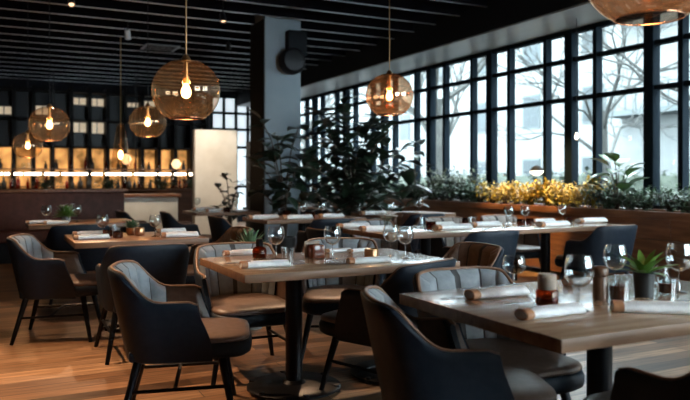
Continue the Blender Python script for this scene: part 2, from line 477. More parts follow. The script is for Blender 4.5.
chair('grey', 2.03, 3.46, 113, 'navy tub chair with its back to the camera at near side of the centre table', G1)
chair('grey', 2.19, 4.42, -116, 'tub chair turned aslant behind the right half of the centre table', G1)
chair('tan', 2.68, 3.84, 178, 'brown-lined tub chair at the right end of the centre table', G1)
chair('grey', 1.60, 2.27, -22, 'dark tub chair close up at the left end of the foreground table', G1)
chair('grey', 2.04, 2.56, -92, 'grey quilted tub chair facing the camera behind the foreground right table', G1)
chair('grey', 2.10, 1.52, 90, 'dark tub chair cut by the lower right corner, its arm under the foreground table', G1)
chair('grey', .95, 5.12, 90, 'navy tub chair back with smooth rounded top in front of the succulent table', G1)
chair('grey', .45, 5.94, -16, 'tub chair at the left end of the succulent table, leftmost in the picture', G1)
chair('tan', 1.74, 6.08, 180, 'brown-lined tub chair at the right end of the succulent table', G1)
chair('grey', .76, 7.50, 90, 'navy tub chair backed against the succulent table, facing the far left table', G1)
chair('tan', 2.86, 5.66, 0, 'tub chair with brown edge at the left end of the long window-side table', G1)
chair('grey', 3.86, 5.06, 90, 'navy tub chair with broad back at the middle of the long window-side table', G1)
chair('grey', 5.35, 5.08, 90, 'navy tub chair with broad back at right end of the long window-side table', G1)
chair('grey', 3.60, 6.30, -90, 'grey quilted tub chair behind the left part of the long window-side table', G1)
chair('beige', 4.62, 6.40, -90, 'beige quilted tub chair behind the middle of the long window-side table', G1)
chair('beige', 5.40, 6.40, -90, 'wide beige quilted tub chair behind the right part of the long window-side table', G1)
chair('grey', 3.42, 7.32, 90, 'navy tub chair back to back with the left grey chair of the long table', G1)
chair('grey', 2.62, 8.05, 0, 'tub chair at the left end of the table in front of the column', G1)
chair('tan', 4.52, 7.62, 190, 'brown-lined tub chair right of the table in front of the column', G1)
chair('grey', 2.34, 9.45, -6, 'tub chair with pale curved rim left of the cream partition table', G1)
chair('grey', 1.85, 9.95, 0, 'dark tub chair standing behind the pale-rimmed one, near the cream counter', G1)
chair('grey', 4.95, 7.75, 90, 'navy tub chair with its back this way, under the planter greenery', G1)

# ------------------------------------------------------------------ tables
def table(x0,x1,y0,y1, poles, label, m='oak', cat='table', group='dining tables'):
    cx, cy = (x0+x1)/2, (y0+y1)/2
    t = empty('dining_table', (cx,cy,0), 0, label, cat, group)
    b = MB(); b.box(x0-cx, x1-cx, y0-cy, y1-cy, .706, .75, .003, 2)
    for f in b.bm.faces:
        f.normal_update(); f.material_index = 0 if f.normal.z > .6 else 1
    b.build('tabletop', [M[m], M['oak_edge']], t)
    for px_ in poles:
        b = MB(); b.lathe([(.05,.03),(.05,.69)], 24, (px_-cx, 0))
        b.box(px_-cx-.16, px_-cx+.16, -.26, .26, .688, .706)
        b.build('pedestal', M['black_metal'], t)
        b = MB(); b.lathe([(.25,.012),(.275,.016),(.275,.026),(.262,.034),(.07,.042),(.055,.06)], 40, (px_-cx, 0))
        for k in range(6):
            a = k*PI/3+.4; b.lathe([(.022,0),(.024,.014)], 12, (px_-cx+.255*math.cos(a), .255*math.sin(a)))
            b.lathe([(.018,.026),(.016,.04)], 12, (px_-cx+.255*math.cos(a), .255*math.sin(a)))
        b.build('base_plate', M['black_metal'], t)
    return t
table(1.135,2.46,3.38,4.24,[1.58,2.26], 'oak centre table on a round black pedestal, in sharpest focus')
table(1.54,2.95,1.60,2.55,[2.2], 'oak foreground table running out of the right edge of the picture')
table(3.03,5.95,5.20,6.08,[3.7,5.2], 'long pale oak table along the wooden planter by the window')
table(.55,1.58,5.62,6.50,[1.07], 'oak table with copper potted succulent, left of the centre', 'walnut_table')
table(.33,1.45,7.95,8.8,[.9], 'dark wood table farthest left, in front of the banquette', 'walnut_table')
table(2.82,4.12,7.6,8.5,[3.45], 'walnut table in front of the blue-grey column', 'walnut_table')
table(2.55,3.5,9.7,10.5,[3.0], 'walnut table in front of the cream partition', 'walnut_table')
table(4.55,5.75,8.0,8.85,[5.1], 'oak table at the foot of the leafy tree by the planter', 'walnut_table')
table(4.2,5.3,11.0,11.9,[4.75], 'farthest walnut table, behind the column', 'walnut_table')

# ------------------------------------------------------------------ tableware prototypes
def lathe_thing(name, cat, parts):
    r = empty(name); r['category'] = cat
    for pn, prof, m, cap in parts:
        b = MB(); b.lathe(prof, 28, cap=cap); b.build(pn, m, r, 60)
    return r
wine = lathe_thing('wine_glass', 'glass', [
    ('bowl', [(.004,.085),(.018,.088),(.036,.100),(.048,.120),(.0525,.145),(.049,.172),(.042,.198),(.0412,.198),(.048,.172),(.0513,.145),(.047,.121),(.035,.102),(.017,.090),(.001,.088)], M['glass'], False),
    ('stem', [(.0035,.088),(.0032,.05),(.0045,.012),(.009,.006)], M['glass_stem'], False),
    ('foot', [(.009,.007),(.034,.0025),(.036,.001),(.034,.0004),(.001,.0004)], M['glass_stem'], False)])
tumbler = lathe_thing('tumbler', 'glass', [
    ('body', [(.001,.001),(.034,.001),(.040,.085),(.0385,.085),(.033,.008),(.001,.008)], M['glass'], False)])
drink = lathe_thing('tumbler', 'glass', [
    ('body', [(.001,.001),(.037,.001),(.040,.088),(.0385,.088),(.0355,.006),(.001,.006)], M['glass'], False),
    ('drink', [(.001,.007),(.0345,.007),(.0370,.062),(.001,.062)], M['amber'], False)])
tealight = lathe_thing('candle_holder', 'candle holder', [
    ('glass_cup', [(.001,.001),(.036,.001),(.040,.01),(.040,.055),(.037,.055),(.036,.010),(.001,.010)], M['amber_glass'], False),
    ('candle', [(.001,.011),(.030,.011),(.030,.032),(.001,.032)], M['amber'], False)])
bottle = lathe_thing('oil_bottle', 'bottle', [
    ('bottle_body', [(.001,.001),(.038,.001),(.043,.008),(.044,.045),(.038,.062),(.018,.072),(.016,.08)], M['amber_glass'], False),
    ('oil', [(.001,.004),(.037,.005),(.040,.03),(.001,.03)], M['amber'], False),
    ('cap', [(.001,.072),(.0215,.072),(.0225,.078),(.0215,.112),(.015,.118),(.001,.118)], M['black'], False)])
jar = lathe_thing('condiment_jar', 'jar', [
    ('jar_body', [(.001,.001),(.038,.001),(.043,.01),(.043,.056),(.036,.066)], M['amber_glass'], False),
    ('spice', [(.001,.004),(.037,.004),(.039,.035),(.001,.035)], M['amber'], False),
    ('lid', [(.001,.062),(.033,.062),(.035,.066),(.035,.118),(.032,.124),(.001,.124)], M['beige_cap'], False)])
grinder = lathe_thing('pepper_grinder', 'grinder', [
    ('body', [(.001,0),(.029,0),(.031,.01),(.029,.09),(.026,.095)], M['pepper'], False),
    ('cap', [(.001,.095),(.028,.096),(.031,.104),(.030,.128),(.024,.135),(.001,.137)], M['pepper'], False)])
def make_candle_lantern():
    r = empty('candle_lantern'); r['category'] = 'candle holder'
    b = MB(); b.box(-.042,.042,-.042,.042,0,.085,.008,2); b.build('glass_block', M['amber'], r)
    b = MB(); b.box(-.055,.045,.047,.056,.0,.10,.002,1); b.build('menu_board', M['beige_cap'], r)
    return r
lantern = make_candle_lantern()
b = MB(); tin = lathe_thing('wooden_tealight_cup', 'candle holder', [
    ('cup', [(.001,0),(.042,0),(.044,.004),(.044,.045),(.040,.047),(.038,.040),(.001,.040)], M['copper'], False)])
b.bm.free()
def make_napkin():
    r = empty('rolled_napkin'); r['category'] = 'napkin'
    b = MB()
    # folded linen roll: flattened, slightly sagging, spiral end
    rows = []; n = 20
    for i in range(15):
        t = i/14; x = -.105 + .23*t
        sc = 1 + .10*math.sin(t*5+1) + (.06 if t > .9 else 0)
        if t < .22: sc *= .86
        ring = []
        for k in range(n+1):
            a = 2*PI*k/n
            rr = .031*sc*(1+.05*math.sin(3*a+t*3))
            ring.append((x + .004*math.sin(a*2), rr*math.cos(a), .0155 + .0155*sc*math.sin(a) if math.sin(a) > -.9 else .0005))
        rows.append(ring)
    vr = b.grid(rows)
    b.bm.faces.new([v for v in vr[0][:-1]]); b.bm.faces.new([v for v in vr[-1][:-1]][::-1])
    # overlapping loose hem
    b.grid([[(x_, .024, .0305+.001*math.sin(x_*60)), (x_, .0, .0345), (x_, -.018, .0315)] for x_ in [-.06+.18*i/10 for i in range(11)]])
    b.build('cloth', M['napkin'], r, 50)
    b = MB(); rows = []
    for x in (-.108,-.106,-.078,-.076):
        e = .001 if x in (-.106,-.078) else -.004
        rows.append([(x, (.0305+e)*math.cos(2*PI*k/n), .0165+(.0165+e)*math.sin(2*PI*k/n)) for k in range(n+1)])
    b.grid(rows); b.build('napkin_band', M['band'], r, 50)
    return r
napkin = make_napkin()
def make_cutlery():
    r = empty('cutlery_set'); r['category'] = 'cutlery'
    b = MB()   # fork
    b.tube([(0,0,.003),(.10,0,.004),(.135,0,.007)], [.0045,.003,.0035], 6, flat=.5)
    b.box(.130,.152,-.011,.011,.005,.0075,.001)
    for k in range(4):
        yy = -.0095+k*.0063; b.tube([(.150,yy,.006),(.175,yy,.0085),(.192,yy,.006)], .0014, 5)
    b.build('fork', M['steel'], r)
    b = MB(); b.tube([(0,.028,.003),(.09,.028,.004)], [.005,.004], 6, flat=.5)
    rows = [[(x,.022+.003*sst(.19,.21,x),.0035),(x,.036-.008*sst(.17,.21,x),.0035)] for x in [.09+.012*i for i in range(11)]]
    b.grid(rows); b.grid([[(p[0],p[1],.0045) for p in r_] for r_ in rows])
    b.build('knife', M['steel'], r)
    return r
cutlery = make_cutlery()

def put(proto, px, py, rz, label, group=None, scale=None, z=TZ):
    x, y = P(px, py, z)
    place(proto, x, y, z+.0003, math.radians(rz), label, group, scale)

GW, GT, GN, GC = 'wine glasses on the tables', 'tumblers on the tables', 'rolled napkins on the tables', 'cutlery on the tables'
# centre table
put(wine, 276, 259, 0, 'sharp clear wine glass left on the centre table beside the amber bottle', GW)
put(tumbler, 288, 262, 0, 'short clear tumbler beside the left wine glass on the centre table', GT)
put(bottle, 259.5, 258, 0, 'small amber oil bottle with black cap on the centre table', None)
put(napkin, 240, 255, 2, 'white rolled napkin near the far left corner of the centre table', GN, 1.0)
put(napkin, 263, 267.5, -6, 'white rolled napkin at near left of the centre table, in front of the amber bottle', GN, 1.15)
put(cutlery, 228, 264.5, 20, 'steel fork and knife at the left edge of the centre table', GC, .8)
put(lantern, 316, 258, 0, 'amber candle block with tan board behind it on the centre table', None)
put(wine, 332.5, 259, 0, 'sharp clear wine glass in the middle of the centre table by the amber candle block', GW)
put(napkin, 337, 252.5, 0, 'white folded napkin behind the forks in the middle of the centre table', GN, .8)
put(cutlery, 352, 264, 160, 'steel fork with tines to the left on the middle of the centre table', GC, .8)
put(napkin, 367, 263.5, -6, 'white napkin with tan end at the near right of the centre table', GN, 1.1)
put(tin, 371.5, 257, 0, 'low copper-brown tealight cup on the right part of the centre table', None, (1,1,1.1))
put(wine, 391, 255.5, 0, 'left of the two wine glasses at the right end of the centre table', GW, .98)
put(wine, 405.5, 258, 0, 'right of the two wine glasses at the right end of the centre table', GW, .98)
put(napkin, 358, 252, 10, 'white rolled napkin behind the copper tealight cup', GN, .7)
# foreground table
put(wine, 514, 288, 0, 'wine glass at the far left of the foreground table', GW, (1.0,1.0,.72))
put(napkin, 495, 297.5, -2, 'white napkin with brown end at the left of the foreground table', GN, 1.2)
put(cutlery, 445, 300, 5, 'steel cutlery left of the napkin on the foreground table', GC, .8)
put(napkin, 548, 317, 0, 'white napkin closest to the camera at the front corner of the foreground table', GN, 1.15)
put(jar, 547, 306, 0, 'amber jar with tall beige lid on the foreground table', None)
put(wine, 579, 311, 0, 'wine glass closest to the camera on the foreground table', GW, 1.03)
put(grinder, 600.5, 300, 0, 'dark wood pepper grinder on the foreground table', None)
put(drink, 619.5, 301, 0, 'tumbler with amber drink in front of the plant on the foreground table', GT, 1.0)
put(wine, 615, 289, 0, 'wine glass just left of the plant on the foreground table', GW, .98)
put(wine, 679, 292, 0, 'wine glass at the right border of the picture on the foreground table', GW, 1.05)
put(drink, 667, 293.5, 0, 'tumbler with amber drink right of the plant on the foreground table', GT, (1,1,.75))
put(tumbler, 661, 285, 0, 'clear tumbler behind the amber drink right of the plant', GT)
put(napkin, 651, 313, -38, 'large rolled napkin at the near right of the foreground table', GN, 1.25)
put(napkin, 583, 284.5, -10, 'white rolled napkin at the far side of the foreground table', GN, .9)
# succulent table
put(napkin, 88, 235.5, 0, 'farther of the two white napkins at the left of the succulent table', GN, 1.15)
put(napkin, 90, 239.3, 0, 'nearer of the two white napkins at the left of the succulent table', GN, 1.15)
put(wine, 102.5, 237.5, 0, 'wine glass beside the two napkins on the succulent table', GW, .95)
put(tumbler, 116.5, 235, 0, 'clear tumbler left of the succulent pots', GT)
put(tealight, 107.5, 236.5, 0, 'amber candle cup by the wine glass on the succulent table')
put(tealight, 118, 238, 0, 'amber candle cup in front of the tumbler on the succulent table')
put(wine, 155, 236.5, 0, 'wine glass right of the succulent pots', GW, .92)
put(napkin, 170, 232.4, 0, 'farther white napkin at the right of the succulent table', GN, 1.1)
put(napkin, 178, 237.2, -4, 'nearer white napkin at the right of the succulent table', GN, 1.3)
# far left table
put(napkin, 38, 223.8, 0, 'left white napkin on the far left table', GN, 1.1)
put(napkin, 55, 224, 0, 'right white napkin on the far left table', GN, 1.05)
put(wine, 46.5, 224, 0, 'wine glass between the napkins on the far left table', GW, 1.0)
put(wine, 77, 222, 0, 'wine glass right of the green plant on the far left table', GW, .95)
# long table
put(napkin, 352, 228, -2, 'left of the two white napkins at left end of the long table', GN, 1.45)
put(napkin, 375, 230.5, -4, 'right of the two white napkins at left end of the long table', GN, 1.35)
put(tumbler, 424, 227, 0, 'clear tumbler left of the brown candle cup on the long table', GT, 1.1)
put(tealight, 431, 228.5, 0, 'brown candle cup on the left half of the long table', None, 1.2)
put(napkin, 441, 225.8, 0, 'farther white napkin beside the brown candle cup of the long table', GN, 1.2)
put(napkin, 451, 230, 0, 'nearer white napkin beside the brown candle cup of the long table', GN, 1.7)
put(tealight, 466, 223.8, 0, 'amber candle cup in front of the wide beige chair', None, 1.1)
put(tumbler, 472.5, 225.5, 0, 'clear tumbler in front of the wide beige chair', GT, 1.1)
put(napkin, 484, 226.5, 0, 'white napkin in the middle of the long table', GN, 1.5)
put(wine, 509, 223.5, 0, 'wine glass at the middle right of the long table', GW, .95)
put(wine, 525, 223, 0, 'wine glass next to two amber cups on the long table', GW, .95)
put(tealight, 521, 224.8, 0, 'left amber candle cup on the right half of the long table', None, 1.1)
put(tealight, 530, 224, 0, 'right amber candle cup on the right half of the long table', None, 1.1)
put(napkin, 541, 223, 0, 'farther white napkin on the right half of the long table', GN, 1.4)
put(napkin, 552, 226.5, 0, 'nearer white napkin on the right half of the long table', GN, 1.6)
put(wine, 562.5, 221.5, 0, 'rightmost wine glass of the long table', GW, .95)
put(tealight, 569, 222.3, 0, 'rightmost amber candle cup of the long table', None, 1.0)
put(napkin, 590, 223, 0, 'rightmost white napkin of the long table', GN, 1.7)
# column table
put(napkin, 262, 219.3, -2, 'left white napkin on the table in front of the column', GN, 1.6)
put(napkin, 296, 219.3, -2, 'middle white napkin on the table in front of the column', GN, 1.6)
put(napkin, 330, 217.3, -2, 'right white napkin on the table in front of the column', GN, 1.4)
put(wine, 303, 219, 0, 'left wine glass on the table in front of the column', GW, 1)
put(wine, 322, 217.5, 0, 'right wine glass on the table in front of the column', GW, 1)
put(tealight, 287, 216.2, 0, 'left brown candle cup on the table in front of the column', None, 1.3)
put(tealight, 310, 218.3, 0, 'right brown candle cup on the table in front of the column', None, 1.5)
# partition table
put(napkin, 203, 210.6, 0, 'left white napkin on the table before the cream partition', GN, 1.5)
put(napkin, 216, 212, 0, 'right white napkin on the table before the cream partition', GN, 1.5)
put(wine, 197, 211, 0, 'left wine glass on the table before the cream partition', GW, 1.0)
put(wine, 235, 211.3, 0, 'right wine glass on the table before the cream partition', GW, 1.0)
put(tealight, 227, 212.2, 0, 'brown candle cup on the table before the cream partition', None, 1.3)
# tree table
put(napkin, 372, 215.0, 0, 'white napkin on the table under the leafy tree', GN, 1.6)
put(wine, 419, 214.3, 0, 'large wine glass on the table under the leafy tree', GW, 1.15)
put(wine, 391, 216, 0, 'wine glass at left end of the table under the leafy tree', GW, .9)
# farthest
put(napkin, 262, 206.6, 0, 'left white napkin on the farthest table behind the column', GN, 1.7)
put(wine, 275, 207.3, 0, 'wine glass on the farthest table behind the column', GW, 1)

# ------------------------------------------------------------------ pots and plants
def spiky(b, n, L, W, z0, tilt=(.25,1.1), mi=0, curl=.15):
    for i in range(n):
        a = i*2.399; t = tilt[0] + (tilt[1]-tilt[0])*i/n
        d = Vector((math.cos(a)*math.sin(t), math.sin(a)*math.sin(t), math.cos(t)))
        b.leaf((.006*math.cos(a), .006*math.sin(a), z0), d, L*random.uniform(.8,1.1), W, curl=curl, mi=mi, k=4)
def succulent_pot(x, y, z, label, pot='copper', r=.045, h=.06, L=.085, W=.02, n=34, leaf='succulent'):
    t = empty('potted_succulent', (x,y,z), 0, label, 'potted plant')
    b = MB(); b.lathe([(.001,0),(r*.85,0),(r,h*.2),(r,h),(r*.9,h),(r*.88,h*.85),(.001,h*.85)], 24, cap=False); b.build('pot', M[pot], t)
    b = MB(); spiky(b, n, L, W, h*.8); b.build('leaves', M[leaf], t, 180)
    return t
x, y = P(131.5, 234.5); succulent_pot(x, y, TZ, 'spiky green succulent in a copper pot on the left oak table', L=.10, W=.024, n=40)
x, y = P(139.5, 235.5)
c = MB(); c.lathe([(.001,0),(.034,0),(.042,.015),(.042,.06),(.036,.07),(.034,.06),(.001,.06)], 24, cap=False)
tag(c.build('copper_cup', M['copper'], loc=(x,y,TZ)), 'small shiny copper cup touching the succulent pot', 'cup')
# foreground leafy plant
x, y = P(644, 296)
t = empty('potted_plant', (x,y,TZ), 0, 'broad-leaved green plant in a black pot on the foreground table', 'potted plant')
b = MB(); b.lathe([(.001,0),(.036,0),(.044,.10),(.040,.10),(.038,.09),(.001,.09)], 24, cap=False); b.build('pot', M['pot_dark'], t)
b = MB(); spiky(b, 16, .125, .036, .085, (.25,1.25), curl=.3); b.build('leaves', M['leaf_bright'], t, 180)
# tall planter succulent behind the centre chair
t = empty('potted_plant', (1.90,5.53,0), 0, 'grey-green spiky plant in a tall stone planter behind the grey quilted centre chair', 'potted plant')
b = MB(); b.lathe([(.001,0),(.10,0),(.13,.66),(.115,.66),(.11,.62),(.001,.62)], 28, cap=False); b.build('pot', M['pot_stone'], t)
b = MB(); spiky(b, 46, .20, .032, .63, (.1,1.2)); b.build('leaves', M['succulent'], t, 180)
# far left bushy plant
x, y = P(66, 221.5)
t = empty('potted_plant', (x,y,TZ), 0, 'bushy green plant with pale flowers on the far left table', 'potted plant')
b = MB(); b.lathe([(.001,0),(.045,0),(.05,.06),(.045,.06),(.001,.05)], 20, cap=False); b.build('pot', M['pot_stone'], t)
b = MB(); spiky(b, 60, .15, .035, .05, (.1,1.5)); b.build('leaves', M['leaf_bright'], t, 180)
b = MB()
for i in range(9):
    a = i*2.4; r_ = .02+.008*i; b.tube([(0,0,.05),(r_*.6*math.cos(a),r_*.6*math.sin(a),.12),(r_*math.cos(a),r_*math.sin(a),.17+.01*(i%3))], .0015, 4)
    for k in range(5):
        b.leaf((r_*math.cos(a),r_*math.sin(a),.17+.01*(i%3)), (math.cos(k*1.26),math.sin(k*1.26),.5), .022, .014)
b.build('flowers', M['petal'], t, 180)
# white flowers on long table
x, y = P(386, 230)
t = empty('flower_vase', (x,y,TZ), 0, 'small vase with white blossoms at the left part of the long table', 'vase')
b = MB(); b.lathe([(.001,0),(.026,0),(.034,.03),(.014,.07),(.018,.085)], 20, cap=False); b.build('vase', M['glass'], t)
b = MB()
for i in range(11):
    a = i*2.4; r_ = .03+.008*i; p2 = (r_*math.cos(a), r_*math.sin(a), .13+.05*((i*7)%5)/5)
    b.tube([(0,0,.02),(r_*.3*math.cos(a),r_*.3*math.sin(a),.1),p2], .0014, 4, mi=1)
    for k in range(5): b.leaf(p2, (math.cos(k*1.26),math.sin(k*1.26),.4), .032, .024)
b.build('blossoms', [M['petal'], M['leaf_shrub']], t, 180)

# fiddle leaf tree
def ficus(name, x, y, h, spread, label, n_br, seed, stems=((0,0),), z0=0, ls=(.20,.13), potr=.22, poth=.42, pot='pot_dark', leafm='leaf_ficus', low=.45, per=9):
    rnd = random.Random(seed)
    t = empty(name, (x,y,z0), 0, label, 'potted tree' if h > 1 else 'potted plant')
    b = MB(); b.lathe([(.001,0),(potr*.75,0),(potr,poth*.9),(potr*.98,poth),(potr*.86,poth),(potr*.84,poth*.93),(.001,poth*.93)], 28, cap=False); b.build('pot', M[pot], t)
    bt, bl = MB(), MB()
    for br in range(n_br):
        a = br*2.399 + rnd.uniform(-.3,.3)
        top = low + (1-low)*((br+.7)/n_br)
        R = spread*(1-.35*(br/n_br))*rnd.uniform(.75,1.08)
        zt = h*top
        pts = [Vector((.03*math.cos(a),.03*math.sin(a),poth*.9)), Vector((R*.12*math.cos(a),R*.12*math.sin(a),poth+(zt-poth)*.45)),
               Vector((R*.55*math.cos(a),R*.55*math.sin(a),poth+(zt-poth)*.82)), Vector((R*math.cos(a),R*math.sin(a),zt))]
        cv = []
        for i in range(3):
            for k in range(4):
                cv.append(pts[i].lerp(pts[i+1], k/4))
        cv.append(pts[3])
        bt.tube(cv, [.013-.009*i/len(cv) for i in range(len(cv))], 6)
        for k in range(per):
            q = cv[min(len(cv)-1, 4+int((len(cv)-4)*(k+1)/per*.999))]
            la = rnd.uniform(0, 2*PI); el = rnd.uniform(-.35,.75)
            d = Vector((math.cos(la)*math.cos(el), math.sin(la)*math.cos(el), math.sin(el)))
            L = rnd.uniform(.7,1.15)*ls[0]
            bl.leaf(q, d, L, L*ls[1]/ls[0]*rnd.uniform(.85,1.1), curl=rnd.uniform(.1,.45), k=5)
    bt.build('stems', M['bark'], t); bl.build('leaves', M[leafm], t, 180)
    return t
ficus('fiddle_leaf_fig', 4.85, 9.4, 2.36, 1.08, 'tall dark fiddle leaf tree between the column and the planter', 30, 3, ls=(.31,.22), per=13, low=.33)
ficus('fiddle_leaf_fig', 3.62, 9.1, 2.1, .45, 'slimmer leafy tree standing right against the column', 10, 13, ls=(.27,.19), per=9, low=.4, potr=.17)
ficus('rubber_plant', 3.42, 10.95, 1.35, .3, 'small dark leafy plant left of the column', 7, 5, ls=(.16,.10), per=7, potr=.15)

# planter
b = MB()
PX0, PX1, PY0, PY1, PH = 6.35, 6.88, -2.4, 13.5, .88
pl = empty('wooden_planter', (PX0, 5, 0), 0, 'long brown wooden planter box running under the windows', 'planter')
b = MB()
seams = [-2.4, .1, 2.6, 5.03, 7.6, 10.2, 13.5]
for a, c in zip(seams, seams[1:]):
    for z0, z1 in ((.06,.32),(.325,.575),(.58,.80)):
        b.box(PX0-PX0, .03, a+.003-5, c-.003-5, z0, z1, .004, 1)
b.build('front_panels', M['walnut'], pl)
b = MB(); b.box(.03,.50,-7.4,8.5,.05,.80); b.build('trough', M['black'], pl)
b = MB(); b.box(-.03,.045,-7.4,8.5,.80,PH,.006); b.box(.46,.52,-7.4,8.5,.80,PH,.006); b.build('top_rail', M['walnut'], pl)
b = MB(); b.box(.045,.46,-7.4,8.5,.79,.85); b.build('soil', M['soil'], pl)

def shrub(seed, leafm, n=420, h=.22, r=.20, ls=.04, zc=.1):
    rnd = random.Random(seed)
    t = empty('planter_shrub'); t['category'] = 'shrub'
    bt, bl = MB(), MB()
    tips = []
    for i in range(16):
        a = rnd.uniform(0,2*PI); R = r*rnd.uniform(.25,1); zz = h*rnd.uniform(.55,1.1)
        p1 = Vector((R*.3*math.cos(a), R*.3*math.sin(a), zz*.5)); p2 = Vector((R*math.cos(a), R*math.sin(a), zz*(1.1-.4*R/r)))
        bt.tube([(0,0,-.04), p1, p2], [.004,.003,.0015], 5); tips.append((p1,p2))
    for i in range(n):
        p1, p2 = tips[i % 16]
        q = p1.lerp(p2, rnd.uniform(-.5,1.08)) + Vector((rnd.gauss(0,.028), rnd.gauss(0,.028), rnd.gauss(0,.022)))
        q.z = max(-.02, q.z)
        d = Vector((rnd.gauss(0,1), rnd.gauss(0,1), rnd.gauss(.5,.8)))
        L = ls*rnd.uniform(.7,1.25)
        bl.leaf(q, d, L, L*.55, curl=.2, k=2)
    bt.build('stems', M['bark'], t); bl.build('leaves', M[leafm], t, 180)
    return t
GR = [shrub(s_, 'leaf_shrub') for s_ in (1,2)]
GO = [shrub(s_, 'leaf_lamplit', 440, .21, .20, .036) for s_ in (4,5)]
OL = [shrub(s_, 'leaf_olive', 520, .27, .24, .032) for s_ in (8,)]
rnd = random.Random(5)
y = 3.9
while y < 13.2:
    xx = 6.60 + rnd.uniform(-.05,.04)
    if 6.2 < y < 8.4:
        place(rnd.choice(GO), xx, y, .85, rnd.uniform(0,6), 'leafy shrub with golden lamplight coloured into its leaves, in the lamp-lit planter stretch', 'lamplight-tinted shrubs in the planter', rnd.uniform(1.45,1.85))
    else:
        lb = 'dark green small-leaved shrub in the planter, right of the golden stretch' if y < 7 else 'dark green small-leaved shrub in the planter, left of the golden stretch'
        place(rnd.choice(GR), xx, y, .85, rnd.uniform(0,6), lb, 'green shrubs in the planter right of the gold' if y < 7 else 'green shrubs in the planter left of the gold', rnd.uniform(1.15,1.5))
    y += .27
for yy in (9.05, 9.45, 9.9):
    place(OL[0], 6.72, yy, .90, yy*2, 'rounded grey-olive shrub rising above the planter left of the golden stretch', 'olive shrubs', 1.75)
# broad leaf plant in planter
t = empty('rubber_plant', (6.60,5.95,.85), 0, 'big-leaved glossy plant standing above the right part of the planter', 'plant')
bt, bl = MB(), MB()
rnd = random.Random(12)
for i in range(15):
    a = i*2.4; R = .05+.13*(i%4)/3; zz = .24+.40*((i*5)%7)/7
    p2 = Vector((R*math.cos(a), R*math.sin(a), zz)); bt.tube([(0,0,-.03),(R*.4*math.cos(a),R*.4*math.sin(a),zz*.6),p2], .006, 6)
    bl.leaf(p2, (math.cos(a), math.sin(a), .9 if i % 3 else .2), .23, .19, curl=.35, k=6)
bt.build('stems', M['bark'], t); bl.build('leaves', M['leaf_mid'], t, 180)
# small upright leafy branch left (by the tree)
t = empty('rubber_plant', (6.60,10.4,.85), 0, 'thin upright plant with few dark leaves above the planter, left of the pendant', 'plant')
bt, bl = MB(), MB()
for i in range(9):
    a = i*2.4; zz = .25+.075*i; R = .06+.12*((i*3)%4)/4
    p2 = Vector((R*math.cos(a), R*math.sin(a)*1.6, zz)); bt.tube([(0,0,zz*.7-.05),(R*.5*math.cos(a),R*.8*math.sin(a),zz*.9),p2], .006, 6)
    bl.leaf(p2, (math.cos(a), math.sin(a), .1), .22, .13, curl=.5, k=6)
bt.tube([(0,0,-.03),(0,0,.85)], .01, 6)
bt.build('stems', M['bark'], t); bl.build('leaves', M['leaf_ficus'], t, 180)
# table lamp on planter
t = empty('reading_lamp', (6.62,7.35,.97), 0, 'small black-capped white globe lamp among the lamplight-tinted shrubs', 'lamp')
b = MB(); b.lathe([(.001,-.125),(.05,-.125),(.05,-.112),(.008,-.108)], 20, cap=False); b.tube([(0,0,-.115),(0,0,.33)], .006, 8); b.build('stand', M['black_metal'], t)
b = MB(); b.lathe([(.001,.30),(.045,.31),(.085,.345),(.09,.37),(.08,.385),(.001,.385)], 24, cap=False); b.build('opal_glass', M['lamp_white'], t)
b = MB(); b.lathe([(.094,.368),(.07,.41),(.03,.44),(.001,.448)], 24, cap=False); b.lathe([(.088,.369),(.066,.405),(.001,.435)], 24, cap=False); b.build('lamp_cap', M['black'], t)

# ------------------------------------------------------------------ pendants
def pendant(x, y, z, r, label, gm='globe', ztop=3.9, flat=.92, cordm='brass'):
    t = empty('globe_pendant', (x,y,z), 0, label, 'pendant lamp', 'globe pendants')
    b = MB(); n = 22; pr = []
    a0 = .14
    for i in range(n+1):
        a = a0 + (PI-.50-a0)*i/n
        pr.append((r*math.sin(a)**.92, r*math.cos(a)*flat))
    b.lathe(pr, 48, cap=False); b.build('globe_glass', M[gm], t, 180)
    b = MB(); rr = r*math.sin(PI-.50)**.92; zz = r*math.cos(PI-.50)*flat
    b.tube([(rr*math.cos(2*PI*i/40), rr*math.sin(2*PI*i/40), zz) for i in range(40)], .003, 6, closed=True)
    b.build('lower_rim', M['rimlight'], t, 180)
    b = MB(); b.tube([(0,0,r*flat*.99),(0,0,ztop-z)], .0045, 8); b.build('cord', M[cordm], t)
    b = MB(); b.lathe([(.001,r*flat+.03),(.014,r*flat+.028),(.03,r*flat-.002),(.03,r*flat-.012),(.012,r*flat-.014),(.012,.09),(.02,.088),(.02,.045),(.001,.044)], 20, cap=False); b.build('socket', M['brass'], t)
    b = MB(); b.lathe([(.012,.046),(.016,.035),(.029,.005),(.031,-.012),(.025,-.032),(.012,-.043),(.001,-.045)], 20, cap=False); b.build('bulb', M['bulb'], t, 180)
    l = bpy.data.lights.new('bulb_light', 'POINT'); l.energy = 5; l.color = (1,.55,.24); l.shadow_soft_size = .035
    lo = bpy.data.objects.new('bulb_light', l); COL.objects.link(lo); lo.location = (x,y,z-.09)
    return t
pendant(1.06,4.28,1.775,.208, 'large amber glass globe pendant hanging over the left end of the centre table')
pendant(3.16,5.40,1.975,.212, 'coppery mirrored globe pendant over the left end of the long table', 'globe_copper')
pendant(1.56,8.05,1.87,.20, 'amber globe pendant just left of and behind the largest left globe', cordm='black_metal')
pendant(.53,7.96,1.80,.205, 'clear amber globe pendant above the far left table', cordm='black_metal')
pendant(.435,10.7,1.69,.20, 'farthest, dimmest globe pendant at the left, below another globe', cordm='black_metal')
pendant(2.10,1.75,2.0,.232, 'copper globe pendant cut by the top edge at upper right', 'globe_copper')
